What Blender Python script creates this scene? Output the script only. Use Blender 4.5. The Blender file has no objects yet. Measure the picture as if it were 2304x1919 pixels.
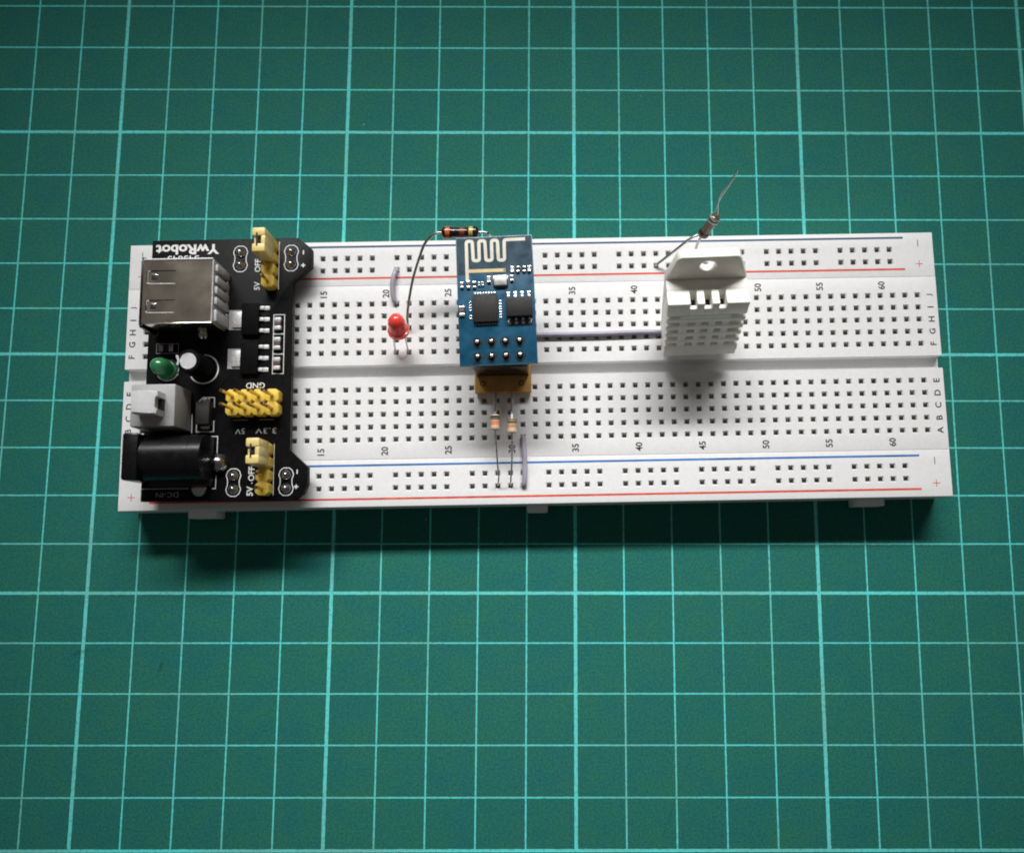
import bpy, bmesh, math, random
from mathutils import Matrix, Vector
random.seed(7)
MM = 0.001
sc = bpy.context.scene
col = sc.collection

# ------------------------------------------------------------------ camera
cd = bpy.data.cameras.new('camera')
cam = bpy.data.objects.new('camera', cd); col.objects.link(cam)
cd.sensor_fit = 'HORIZONTAL'; cd.sensor_width = 36.0
cd.lens = 36.0 * 1930.8154 / 2304.0
cd.shift_x = -93.4145 / 2304.0
cd.shift_y = 25.1512 / 2304.0
cd.clip_start = 0.005; cd.clip_end = 10.0
RT = (0.999994953, 0.000122369166, 0.00317482590)
DN = (0.000548174542, -0.990917720, -0.134468476)
FW = (0.00312953645, 0.134469538, -0.990912786)
CP = (-5.0600, -92.1175, 178.6607)
m = Matrix.Identity(4)
for r in range(3):
    m[r][0] = RT[r]; m[r][1] = -DN[r]; m[r][2] = -FW[r]; m[r][3] = CP[r] * MM
cam.matrix_world = m
cd.dof.use_dof = True
cd.dof.focus_distance = 0.172
cd.dof.aperture_fstop = 16.0
sc.camera = cam

# ------------------------------------------------------------------ world, lamp, exposure
w = bpy.data.worlds.new('World'); sc.world = w; w.use_nodes = True
bgn = w.node_tree.nodes['Background']
bgn.inputs[0].default_value = (1.0, 0.94, 0.87, 1); bgn.inputs[1].default_value = 0.07

def area(name, target, elev, azim, dist, sx, sy, power, color, spread):
    ld = bpy.data.lights.new(name, 'AREA'); ld.shape = 'RECTANGLE'
    ld.size = sx; ld.size_y = sy; ld.energy = power; ld.color = color; ld.spread = math.radians(spread)
    o = bpy.data.objects.new(name, ld); col.objects.link(o)
    e, a = math.radians(elev), math.radians(azim)
    t = Vector(target) * MM
    d = Vector((math.sin(a) * math.cos(e), math.cos(a) * math.cos(e), math.sin(e)))
    o.location = t + d * dist
    o.rotation_euler = d.to_track_quat('Z', 'Y').to_euler()
    return o
def lamp_bar():
    # a long bar of five aimed panels behind the table, level with each other
    T = Vector((-6, -99, 0)) * MM; d = 0.45; e = math.radians(42)
    for i, pw in enumerate((0.8, 1.0, 1.0, 1.0, 0.8)):
        ld = bpy.data.lights.new('lamp_panel', 'AREA'); ld.shape = 'RECTANGLE'; ld.size = 0.11; ld.size_y = 0.04
        x = (i - 2) * 0.10
        p = T + Vector((x, d * math.cos(e), d * math.sin(e)))
        dv = (p - T - Vector((x * 0.45, 0, 0))); ld.energy = LAMP * pw * (dv.length / d) ** 2; ld.color = (1.0, 0.995, 0.985); ld.spread = math.radians(39)
        o = bpy.data.objects.new('lamp_panel', ld); col.objects.link(o)
        o.location = p; o.rotation_euler = dv.to_track_quat('Z', 'Y').to_euler()
LAMP = 0.0395
lamp_bar()

sc.view_settings.view_transform = 'Standard'; sc.view_settings.look = 'None'
sc.view_settings.exposure = 0.0; sc.view_settings.gamma = 1.0
sc.render.engine = 'CYCLES'
sc.cycles.use_denoising = True
sc.cycles.max_bounces = 8
sc.cycles.filter_width = 1.9

# ------------------------------------------------------------------ materials
def srgb(r, g, b):
    f = lambda c: (c / 255 / 12.92) if c / 255 <= 0.04045 else ((c / 255 + 0.055) / 1.055) ** 2.4
    return (f(r), f(g), f(b))

def mat(name, color, rough=0.5, metal=0.0, spec=0.5, vary=0.08, vscale=900, bump=0.0, bscale=2500,
        coat=0.0, sss=0.0, sssr=0.001, trans=0.0, rvary=0.1):
    M = bpy.data.materials.new(name); M.use_nodes = True
    nt = M.node_tree; N = nt.nodes; Lk = nt.links
    b = N['Principled BSDF']
    b.inputs['Metallic'].default_value = metal
    b.inputs['Specular IOR Level'].default_value = spec
    b.inputs['Coat Weight'].default_value = coat
    b.inputs['Coat Roughness'].default_value = 0.15
    b.inputs['Transmission Weight'].default_value = trans
    if sss > 0:
        b.inputs['Subsurface Weight'].default_value = sss
        b.inputs['Subsurface Scale'].default_value = sssr
        b.inputs['Subsurface Radius'].default_value = (1, 0.8, 0.7)
    tc = N.new('ShaderNodeTexCoord')
    no = N.new('ShaderNodeTexNoise'); no.inputs['Scale'].default_value = vscale; no.inputs['Detail'].default_value = 5
    Lk.new(tc.outputs['Object'], no.inputs['Vector'])
    mr = N.new('ShaderNodeMapRange'); mr.inputs[1].default_value = 0.3; mr.inputs[2].default_value = 0.7
    mr.inputs[3].default_value = 1 - vary; mr.inputs[4].default_value = 1 + vary
    Lk.new(no.outputs['Fac'], mr.inputs[0])
    mx = N.new('ShaderNodeMix'); mx.data_type = 'RGBA'; mx.blend_type = 'MULTIPLY'; mx.inputs[0].default_value = 1
    mx.inputs[6].default_value = (*color, 1); Lk.new(mr.outputs[0], mx.inputs[7])
    Lk.new(mx.outputs[2], b.inputs['Base Color'])
    rr = N.new('ShaderNodeMapRange'); rr.inputs[1].default_value = 0.3; rr.inputs[2].default_value = 0.7
    rr.inputs[3].default_value = max(0.02, rough - rvary); rr.inputs[4].default_value = min(1, rough + rvary)
    Lk.new(no.outputs['Fac'], rr.inputs[0]); Lk.new(rr.outputs[0], b.inputs['Roughness'])
    if bump > 0:
        n2 = N.new('ShaderNodeTexNoise'); n2.inputs['Scale'].default_value = bscale; n2.inputs['Detail'].default_value = 3
        Lk.new(tc.outputs['Object'], n2.inputs['Vector'])
        bp = N.new('ShaderNodeBump'); bp.inputs['Strength'].default_value = bump; bp.inputs['Distance'].default_value = 0.00005
        Lk.new(n2.outputs['Fac'], bp.inputs['Height']); Lk.new(bp.outputs[0], b.inputs['Normal'])
    return M

def cutting_mat_material():
    M = bpy.data.materials.new('green_vinyl_grid'); M.use_nodes = True
    nt = M.node_tree; N = nt.nodes; Lk = nt.links
    b = N['Principled BSDF']
    tc = N.new('ShaderNodeTexCoord')
    def math_(op, a, bb=None, c=None):
        n = N.new('ShaderNodeMath'); n.operation = op
        for i, v in enumerate((a, bb, c)):
            if v is None: continue
            if isinstance(v, (int, float)): n.inputs[i].default_value = v
            else: Lk.new(v, n.inputs[i])
        return n.outputs[0]
    def noise(scale, detail=3, rough=0.5):
        n = N.new('ShaderNodeTexNoise'); n.inputs['Scale'].default_value = scale
        n.inputs['Detail'].default_value = detail; n.inputs['Roughness'].default_value = rough
        Lk.new(tc.outputs['Object'], n.inputs['Vector']); return n
    sx = N.new('ShaderNodeSeparateXYZ'); Lk.new(tc.outputs['Object'], sx.inputs[0])
    wob = noise(900, 2)
    wb = math_('MULTIPLY', math_('SUBTRACT', wob.outputs['Fac'], 0.5), 0.16)
    X = math_('MULTIPLY', sx.outputs['X'], 1000.0); Y = math_('MULTIPLY', sx.outputs['Y'], 1000.0)
    def line(v, period, half):
        d = math_('PINGPONG', v, period / 2)
        d = math_('ADD', d, wb)
        n = N.new('ShaderNodeMapRange'); n.interpolation_type = 'SMOOTHSTEP'
        n.inputs[1].default_value = half - 0.07; n.inputs[2].default_value = half + 0.07
        n.inputs[3].default_value = 1; n.inputs[4].default_value = 0
        Lk.new(d, n.inputs[0]); return n.outputs[0]
    inside = math_('GREATER_THAN', Y, -150.3)
    xs = math_('MAXIMUM', line(X, 10, 0.155), line(X, 50, 0.35))
    xs = math_('MULTIPLY', xs, inside)
    ys = math_('MAXIMUM', line(Y, 10, 0.145), line(Y, 50, 0.31))
    ys = math_('MULTIPLY', ys, inside)
    allm = math_('MAXIMUM', xs, ys)
    wear = noise(1500, 4, 0.7)
    wr = N.new('ShaderNodeMapRange'); wr.inputs[1].default_value = 0.32; wr.inputs[2].default_value = 0.5
    wr.inputs[3].default_value = 0.5; wr.inputs[4].default_value = 1.0
    Lk.new(wear.outputs['Fac'], wr.inputs[0])
    allm = math_('MULTIPLY', allm, wr.outputs[0])
    # vinyl colour: fine pebble grain and faint cloudiness
    g1 = noise(2300, 4, 0.7); g2 = noise(60, 4, 0.6); g3 = noise(240, 3)
    cr = N.new('ShaderNodeValToRGB')
    e = cr.color_ramp.elements
    e[0].position = 0.34; e[0].color = (*MATC[0], 1)
    e[1].position = 0.66; e[1].color = (*MATC[1], 1)
    s = math_('ADD', math_('MULTIPLY', g2.outputs['Fac'], 0.55), math_('MULTIPLY', g3.outputs['Fac'], 0.45))
    Lk.new(s, cr.inputs[0])
    gm = N.new('ShaderNodeMapRange'); gm.inputs[1].default_value = 0.3; gm.inputs[2].default_value = 0.7
    gm.inputs[3].default_value = 0.66; gm.inputs[4].default_value = 1.34
    Lk.new(g1.outputs['Fac'], gm.inputs[0])
    mx = N.new('ShaderNodeMix'); mx.data_type = 'RGBA'; mx.blend_type = 'MULTIPLY'; mx.inputs[0].default_value = 1
    Lk.new(cr.outputs[0], mx.inputs[6]); Lk.new(gm.outputs[0], mx.inputs[7])
    # dark scuffs left by old cuts (a few short smudges)
    scf = None
    for (cx, cy, ang, ln, wd) in SCUFFS:
        dx = math_('SUBTRACT', X, cx); dy = math_('SUBTRACT', Y, cy)
        c_, s_ = math.cos(ang), math.sin(ang)
        u = math_('ADD', math_('MULTIPLY', dx, c_ / ln), math_('MULTIPLY', dy, s_ / ln))
        v = math_('ADD', math_('MULTIPLY', dx, -s_ / wd), math_('MULTIPLY', dy, c_ / wd))
        q = math_('ADD', math_('MULTIPLY', u, u), math_('MULTIPLY', v, v))
        q = math_('ADD', q, math_('MULTIPLY', math_('SUBTRACT', g3.outputs['Fac'], 0.5), 2.2))
        n = N.new('ShaderNodeMapRange'); n.interpolation_type = 'SMOOTHSTEP'
        n.inputs[1].default_value = 0.1; n.inputs[2].default_value = 1.1
        n.inputs[3].default_value = 0.4; n.inputs[4].default_value = 0.0
        Lk.new(q, n.inputs[0])
        scf = n.outputs[0] if scf is None else math_('MAXIMUM', scf, n.outputs[0])
    vo = N.new('ShaderNodeTexVoronoi'); vo.inputs['Scale'].default_value = 130; Lk.new(tc.outputs['Object'], vo.inputs['Vector'])
    sp = N.new('ShaderNodeSeparateColor'); Lk.new(vo.outputs['Color'], sp.inputs[0])
    speck = math_('MULTIPLY', math_('LESS_THAN', vo.outputs['Distance'], 0.022), math_('GREATER_THAN', sp.outputs[0], 0.90))
    cut = None
    for (px_, py_, an) in ((-70, -130, 0.35), (60, -118, 2.3), (85, 12, 0.9), (-95, 20, 2.75), (20, -140, 1.2), (-30, 22, 0.15)):
        dx = math_('SUBTRACT', X, px_); dy = math_('SUBTRACT', Y, py_)
        u = math_('ABSOLUTE', math_('ADD', math_('MULTIPLY', dx, math.cos(an)), math_('MULTIPLY', dy, math.sin(an))))
        v = math_('ABSOLUTE', math_('ADD', math_('ADD', math_('MULTIPLY', dx, -math.sin(an)), math_('MULTIPLY', dy, math.cos(an))), math_('MULTIPLY', wb, 1.5)))
        q = math_('MULTIPLY', math_('LESS_THAN', u, 9.0), math_('LESS_THAN', v, 0.06))
        cut = q if cut is None else math_('MAXIMUM', cut, q)
    scf = math_('MAXIMUM', scf, math_('MULTIPLY', cut, 0.3))
    m1 = N.new('ShaderNodeMix'); m1.data_type = 'RGBA'
    Lk.new(allm, m1.inputs[0]); Lk.new(mx.outputs[2], m1.inputs[6])
    lw = noise(38, 3, 0.6); lc = N.new('ShaderNodeValToRGB'); le_ = lc.color_ramp.elements
    le_[0].position = 0.36; le_[0].color = (0.17, 0.58, 0.53, 1); le_[1].position = 0.6; le_[1].color = (*LINEC, 1)
    Lk.new(lw.outputs['Fac'], lc.inputs[0]); Lk.new(lc.outputs[0], m1.inputs[7])
    m2 = N.new('ShaderNodeMix'); m2.data_type = 'RGBA'
    Lk.new(scf, m2.inputs[0]); Lk.new(m1.outputs[2], m2.inputs[6]); m2.inputs[7].default_value = (0.012, 0.045, 0.036, 1)
    m3 = N.new('ShaderNodeMix'); m3.data_type = 'RGBA'
    Lk.new(math_('MULTIPLY', speck, 0.45), m3.inputs[0]); Lk.new(m2.outputs[2], m3.inputs[6]); m3.inputs[7].default_value = (0.5, 0.6, 0.57, 1)
    Lk.new(m3.outputs[2], b.inputs['Base Color'])
    b.inputs['Roughness'].default_value = 0.75; b.inputs['Specular IOR Level'].default_value = 0.08
    bp = N.new('ShaderNodeBump'); bp.inputs['Strength'].default_value = 0.25; bp.inputs['Distance'].default_value = 0.00006
    Lk.new(g1.outputs['Fac'], bp.inputs['Height']); Lk.new(bp.outputs[0], b.inputs['Normal'])
    return M
MATC = ((0.026, 0.166, 0.116), (0.018, 0.153, 0.142))
LINEC = (0.13, 0.78, 0.75)
SCUFFS = [(-101, -112, 0.3, 2.4, 0.5), (-84, -114.5, 1.3, 1.5, 0.5)]

K = {}
K['mat'] = cutting_mat_material()
K['abs'] = mat('white_abs_plastic', (0.84, 0.84, 0.84), 0.40, vary=0.03, vscale=1700, bump=0.12, bscale=3000, spec=0.4)
K['socket'] = mat('dark_contact_metal', (0.34, 0.32, 0.30), 0.5, 0.0, vary=0.6, vscale=1500)
K['ink'] = mat('black_print', (0.035, 0.035, 0.038), 0.6, vary=0.25, vscale=4000)
K['red_ink'] = mat('red_print', (0.72, 0.075, 0.03), 0.6, vary=0.25, vscale=500)
K['blue_ink'] = mat('blue_print', (0.02, 0.17, 0.50), 0.6, vary=0.3, vscale=300)
K['blue_ink2'] = mat('dark_blue_print', (0.04, 0.09, 0.19), 0.6, vary=0.3, vscale=300)
K['pcb_black'] = mat('black_solder_mask', (0.006, 0.006, 0.007), 0.42, vary=0.25, vscale=1200, spec=0.1, rvary=0.06)
K['pcb_blue'] = mat('blue_solder_mask', (0.006, 0.082, 0.155), 0.36, vary=0.22, vscale=420, coat=0.1, bump=0.1)
K['pcb_blue2'] = mat('blue_mask_bare_laminate', (0.009, 0.046, 0.076), 0.38, vary=0.2, vscale=500, coat=0.1)
K['pcb_dark'] = mat('dark_flux', (0.006, 0.018, 0.026), 0.4, vary=0.4, vscale=900)
K['fr4'] = mat('laminate_edge', (0.10, 0.17, 0.18), 0.6)
K['silk'] = mat('white_silkscreen', (0.78, 0.78, 0.78), 0.6, vary=0.12, vscale=4000)
K['silk_dim'] = mat('shaded_silk_and_pad', (0.42, 0.40, 0.42), 0.6, vary=0.2, vscale=4000)  # greyer copy of the print paints shade over it; regulator pads share it
K['black_plastic'] = mat('black_plastic', (0.005, 0.005, 0.0055), 0.30, vary=0.2, vscale=800, spec=0.35, rvary=0.05)
K['tin_flat'] = mat('dull_solder_and_glints', (0.62, 0.62, 0.62), 0.45, 0.35, vary=0.2, vscale=2500)  # solder colour, also used for painted glints on edges and leads
K['reg'] = mat('regulator_epoxy', (0.0045, 0.0045, 0.005), 0.6, vary=0.2, spec=0.05)
K['chip'] = mat('chip_epoxy', (0.014, 0.013, 0.0125), 0.6, vary=0.2, vscale=2500, bump=0.25, bscale=6000, spec=0.4)
K['steel'] = mat('nickel_shell', (0.72, 0.65, 0.55), 0.22, 1.0, vary=0.05, vscale=200, rvary=0.03)
K['tin'] = mat('tinned_metal', (0.80, 0.79, 0.77), 0.28, 1.0, vary=0.08)
K['solder'] = mat('solder', (0.50, 0.50, 0.50), 0.22, 1.0, vary=0.1, bump=0.2, bscale=1200)
K['lead'] = mat('wire_lead', (0.55, 0.54, 0.52), 0.33, 1.0, vary=0.12)
K['gold'] = mat('gold_pin', (0.62, 0.46, 0.20), 0.28, 1.0, vary=0.1)
K['yellow'] = mat('yellow_header_plastic', (0.86, 0.60, 0.085), 0.45, vary=0.06, sss=0.1, sssr=0.0006)
K['cream'] = mat('cream_jumper_plastic', (0.86, 0.68, 0.26), 0.36, vary=0.05, sss=0.1, sssr=0.0006)
K['grey_plastic'] = mat('grey_switch_plastic', (0.40, 0.40, 0.40), 0.5, vary=0.05, bump=0.1)
K['grey_button'] = mat('light_grey_button', (0.60, 0.60, 0.61), 0.45, vary=0.04, bump=0.1)
K['usb_plastic'] = mat('white_insulator', (0.52, 0.52, 0.53), 0.5, vary=0.05)
K['green_led'] = mat('green_led_epoxy', (0.03, 0.20, 0.075), 0.18, vary=0.08, vscale=500, sss=0.35, sssr=0.001, coat=0.4, rvary=0.03)
K['red_led'] = mat('red_led_epoxy', (0.92, 0.085, 0.07), 0.16, vary=0.06, vscale=500, sss=0.8, sssr=0.0018, coat=0.4, rvary=0.03)
K['alu'] = mat('aluminium_can', (0.72, 0.73, 0.75), 0.45, 0.6, vary=0.05)
K['antenna'] = mat('gilded_trace', (0.66, 0.62, 0.52), 0.5, 0.25, vary=0.12, vscale=250)
K['antenna2'] = mat('gold_trace', (0.62, 0.50, 0.27), 0.5, 0.25, vary=0.12, vscale=250)
K['perf'] = mat('brown_phenolic', (0.52, 0.27, 0.06), 0.55, vary=0.15, vscale=600)
K['wire'] = mat('lavender_insulation', (0.38, 0.35, 0.43), 0.33, vary=0.12, vscale=500, bump=0.1)
K['r_brown'] = mat('dark_brown_lacquer', (0.020, 0.006, 0.005), 0.22, vary=0.2, vscale=700, coat=0.4)
K['r_orange'] = mat('orange_band', (0.62, 0.13, 0.03), 0.3, vary=0.15, coat=0.3)
K['r_rust'] = mat('rust_band', (0.22, 0.04, 0.02), 0.3, vary=0.15, coat=0.3)
K['r_gold'] = mat('gold_band', (0.66, 0.45, 0.14), 0.35, 0.2, vary=0.15, coat=0.3)
K['r_dark'] = mat('brown_cap', (0.06, 0.035, 0.028), 0.25, coat=0.4)
K['r_grey'] = mat('grey_brown_lacquer', (0.13, 0.085, 0.068), 0.25, vary=0.12, coat=0.4)
K['r_silver'] = mat('silver_band', (0.34, 0.38, 0.33), 0.3, 0.3, coat=0.3)
K['r_beige'] = mat('beige_lacquer', (0.64, 0.47, 0.32), 0.32, vary=0.08, coat=0.2)
K['r_pink'] = mat('salmon_band', (0.78, 0.28, 0.14), 0.35, vary=0.08, coat=0.2)
K['r_ochre'] = mat('ochre_band', (0.60, 0.36, 0.12), 0.35, vary=0.08, coat=0.2)
K['sensor'] = mat('white_sensor_shell', (0.94, 0.915, 0.85), 0.42, vary=0.02, bump=0.08, spec=0.4, sss=0.17, sssr=0.0010)
K['element'] = mat('shaded_humidity_element', (0.02, 0.035, 0.02), 0.6, vary=0.3, vscale=600)  # element colour darkened to paint the shade inside the slots
K['crystal'] = mat('crystal_can', (0.60, 0.57, 0.54), 0.42, 0.55, vary=0.06)

# ------------------------------------------------------------------ mesh helpers (all sizes in millimetres)
class G:
    def __init__(s): s.bm = bmesh.new()
    def box(s, x0, x1, y0, y1, z0, z1, bev=0.0, seg=2, mx=None):
        r = bmesh.ops.create_cube(s.bm, size=1.0)
        vs = r['verts']
        for v in vs:
            v.co = Vector(((x0 + x1) / 2 + v.co.x * (x1 - x0), (y0 + y1) / 2 + v.co.y * (y1 - y0), (z0 + z1) / 2 + v.co.z * (z1 - z0)))
            if mx: v.co = mx @ v.co
        if bev > 0:
            es = list({e for v in vs for e in v.link_edges})
            bmesh.ops.bevel(s.bm, geom=es, offset=bev, segments=seg, affect='EDGES', profile=0.5)
        return s
    def rev(s, prof, n=24, mx=None, cap=True):
        """lathe: prof = [(r, z), ...] about z"""
        mx = mx or Matrix.Identity(4)
        rings = []
        for r, z in prof:
            if r < 1e-6: rings.append([s.bm.verts.new(mx @ Vector((0, 0, z)))])
            else: rings.append([s.bm.verts.new(mx @ Vector((r * math.cos(2 * math.pi * k / n), r * math.sin(2 * math.pi * k / n), z))) for k in range(n)])
        for a, b in zip(rings, rings[1:]):
            for k in range(n):
                k2 = (k + 1) % n
                if len(a) == 1 and len(b) == 1: continue
                if len(a) == 1: s.bm.faces.new((a[0], b[k2], b[k])) if False else s.bm.faces.new((a[0], b[k], b[k2]))
                elif len(b) == 1: s.bm.faces.new((a[k], b[0], a[k2]))
                else: s.bm.faces.new((a[k], b[k], b[k2], a[k2]))
        if cap:
            for ring, fl in ((rings[0], False), (rings[-1], True)):
                if len(ring) > 1: s.bm.faces.new(ring if fl else ring[::-1])
        return s
    def tube(s, pts, r, n=10, cap=True):
        pts = [Vector(p) for p in pts]
        rr = r if isinstance(r, (list, tuple)) else [r] * len(pts)
        t0 = (pts[1] - pts[0]).normalized()
        up = Vector((0, 0, 1)) if abs(t0.z) < 0.9 else Vector((1, 0, 0))
        u = t0.cross(up).normalized(); rings = []
        for i, p in enumerate(pts):
            t = ((pts[min(i + 1, len(pts) - 1)] - pts[max(i - 1, 0)])).normalized()
            u = (u - t * u.dot(t)).normalized(); v = t.cross(u)
            rings.append([s.bm.verts.new(p + (u * math.cos(2 * math.pi * k / n) + v * math.sin(2 * math.pi * k / n)) * rr[i]) for k in range(n)])
        for a, b in zip(rings, rings[1:]):
            for k in range(n):
                s.bm.faces.new((a[k], a[(k + 1) % n], b[(k + 1) % n], b[k]))
        if cap:
            s.bm.faces.new(rings[0][::-1]); s.bm.faces.new(rings[-1])
        return s
    def prism(s, poly, z0, z1, bev=0.0, mx=None):
        bot = [s.bm.verts.new((x, y, z0)) for x, y in poly]; top = [s.bm.verts.new((x, y, z1)) for x, y in poly]
        n = len(poly)
        fs = [s.bm.faces.new(top), s.bm.faces.new(bot[::-1])]
        for k in range(n): fs.append(s.bm.faces.new((bot[k], bot[(k + 1) % n], top[(k + 1) % n], top[k])))
        if bev > 0:
            bmesh.ops.bevel(s.bm, geom=list(fs[0].edges), offset=bev, segments=2, affect='EDGES', profile=0.5)
        if mx: bmesh.ops.transform(s.bm, matrix=mx, verts=s.bm.verts[:])
        return s
    def strip(s, pts, wd, z0, z1, closed=False):
        """flat ribbon of width wd along a polyline (mitred), from z0 to z1"""
        P = [Vector((x, y)) for x, y in pts]; n = len(P); Lf, Rt = [], []
        for i in range(n):
            if closed: a, b = P[i - 1], P[(i + 1) % n]
            else: a, b = P[max(i - 1, 0)], P[min(i + 1, n - 1)]
            d1 = (P[i] - a).normalized() if (P[i] - a).length > 0 else (b - P[i]).normalized()
            d2 = (b - P[i]).normalized() if (b - P[i]).length > 0 else d1
            n1 = Vector((-d1.y, d1.x)); n2 = Vector((-d2.y, d2.x)); mt = (n1 + n2)
            mt = mt.normalized() if mt.length > 1e-6 else n1
            k = wd / 2 / max(0.35, mt.dot(n1)); Lf.append(P[i] + mt * k); Rt.append(P[i] - mt * k)
        V = [[s.bm.verts.new((*q, z)) for q in side] for side in (Lf, Rt) for z in (z0, z1)]
        lb, lt, rb, rt = V
        for i in range(n if closed else n - 1):
            j = (i + 1) % n
            s.bm.faces.new((lt[i], rt[i], rt[j], lt[j])); s.bm.faces.new((lb[i], lt[i], lt[j], lb[j])); s.bm.faces.new((rt[i], rb[i], rb[j], rt[j]))
        if not closed:
            s.bm.faces.new((lb[0], rb[0], rt[0], lt[0])); s.bm.faces.new((lt[-1], rt[-1], rb[-1], lb[-1]))
        return s

def finish(g, name, smooth=None):
    bm = g.bm if isinstance(g, G) else g
    bmesh.ops.recalc_face_normals(bm, faces=bm.faces[:])
    bmesh.ops.scale(bm, vec=(MM, MM, MM), verts=bm.verts[:])
    me = bpy.data.meshes.new(name); bm.to_mesh(me); bm.free()
    if smooth:
        for p in me.polygons: p.use_smooth = True
        try: me.set_sharp_from_angle(angle=math.radians(smooth))
        except Exception: pass
    return me

def obj(name, me, material=None, parent=None, loc=None, rz=None):
    o = bpy.data.objects.new(name, me); col.objects.link(o)
    if material and not me.materials: me.materials.append(K[material])
    if parent: o.parent = parent
    if loc is not None: o.location = Vector(loc) * MM
    if rz: o.rotation_euler.z = rz
    return o

def part(name, g, material, parent, smooth=40, loc=None, rz=None):
    return obj(name, finish(g, name, smooth), material, parent, loc, rz)

H = 8.5
B = Matrix.Translation(Vector((-8.391, -54.9492, H)) * MM) @ Matrix.Rotation(0.0185, 4, 'Z')   # breadboard top centre

def thing(name, label, cat, org=(0, 0, 0), rz=0.0, group=None, rot=None):
    o = bpy.data.objects.new(name, None); col.objects.link(o)
    o.empty_display_size = 0.005
    o.matrix_world = B @ Matrix.Translation(Vector(org) * MM) @ (rot if rot else Matrix.Rotation(rz, 4, 'Z'))
    o['label'] = label; o['category'] = cat
    if group: o['group'] = group
    return o

def spline(pts, n=8):
    P = [Vector(p) for p in pts]; P = [2 * P[0] - P[1]] + P + [2 * P[-1] - P[-2]]; out = []
    for i in range(1, len(P) - 2):
        for k in range(n):
            t = k / n; a, b, c, d = P[i - 1], P[i], P[i + 1], P[i + 2]
            out.append(0.5 * ((2 * b) + (c - a) * t + (2 * a - 5 * b + 4 * c - d) * t * t + (3 * b - a - 3 * c + d) * t ** 3))
    out.append(P[-2]); return out

def aim(p0, p1):
    d = (Vector(p1) - Vector(p0))
    return Matrix.Translation(Vector(p0)) @ d.to_track_quat('Z', 'Y').to_matrix().to_4x4()

def text(name, body, height, material, parent, loc, rz=0.0, extr=0.0, bold=0.0, sx=1.0, spacing=1.0):
    c = bpy.data.curves.new('t', 'FONT'); c.body = body; c.size = 1.0; c.align_x = 'LEFT'
    c.offset = bold; c.resolution_u = 3; c.space_character = spacing
    o = bpy.data.objects.new('t', c); col.objects.link(o)
    dg = bpy.context.evaluated_depsgraph_get(); dg.update()
    me = bpy.data.meshes.new_from_object(o.evaluated_get(dg))
    bpy.data.objects.remove(o); bpy.data.curves.remove(c)
    xs = [v.co.x for v in me.vertices]; ys = [v.co.y for v in me.vertices]
    cx, cy = (min(xs) + max(xs)) / 2, (min(ys) + max(ys)) / 2
    k = height / (max(ys) - min(ys)) * MM if body not in '-' else height * MM
    for v in me.vertices: v.co = Vector(((v.co.x - cx) * k * sx, (v.co.y - cy) * k, 0))
    me.name = name; me.materials.clear()
    return obj(name, me, material, parent, loc, rz)

# ------------------------------------------------------------------ the setting: cutting mat
g = G(); g.box(-230, 230, -215, 140, -3.0, 0.0, bev=0.4)
cm = obj('cutting_mat', finish(g, 'cutting_mat'), 'mat'); cm['kind'] = 'structure'
cm['label'] = 'green cutting mat printed with a pale turquoise centimetre grid'

# ------------------------------------------------------------------ breadboard
bb = thing('breadboard', 'long white solderless breadboard lying on the green grid mat', 'breadboard', (0, 0, -H))
PT = 2.54
colx = lambda c: (c - 32) * PT
ROWS = {'A': -5.5, 'B': -4.5, 'C': -3.5, 'D': -2.5, 'E': -1.5, 'F': 1.5, 'G': 2.5, 'H': 3.5, 'I': 4.5, 'J': 5.5}
rowy = lambda r: ROWS[r] * PT
RAIL = {'tn': 23.7304, 'tp': 21.1623, 'bn': -21.1219, 'bp': -23.6657}
railcols = [c for s in range(3, 62, 6) for c in range(s, s + 5)]

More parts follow.
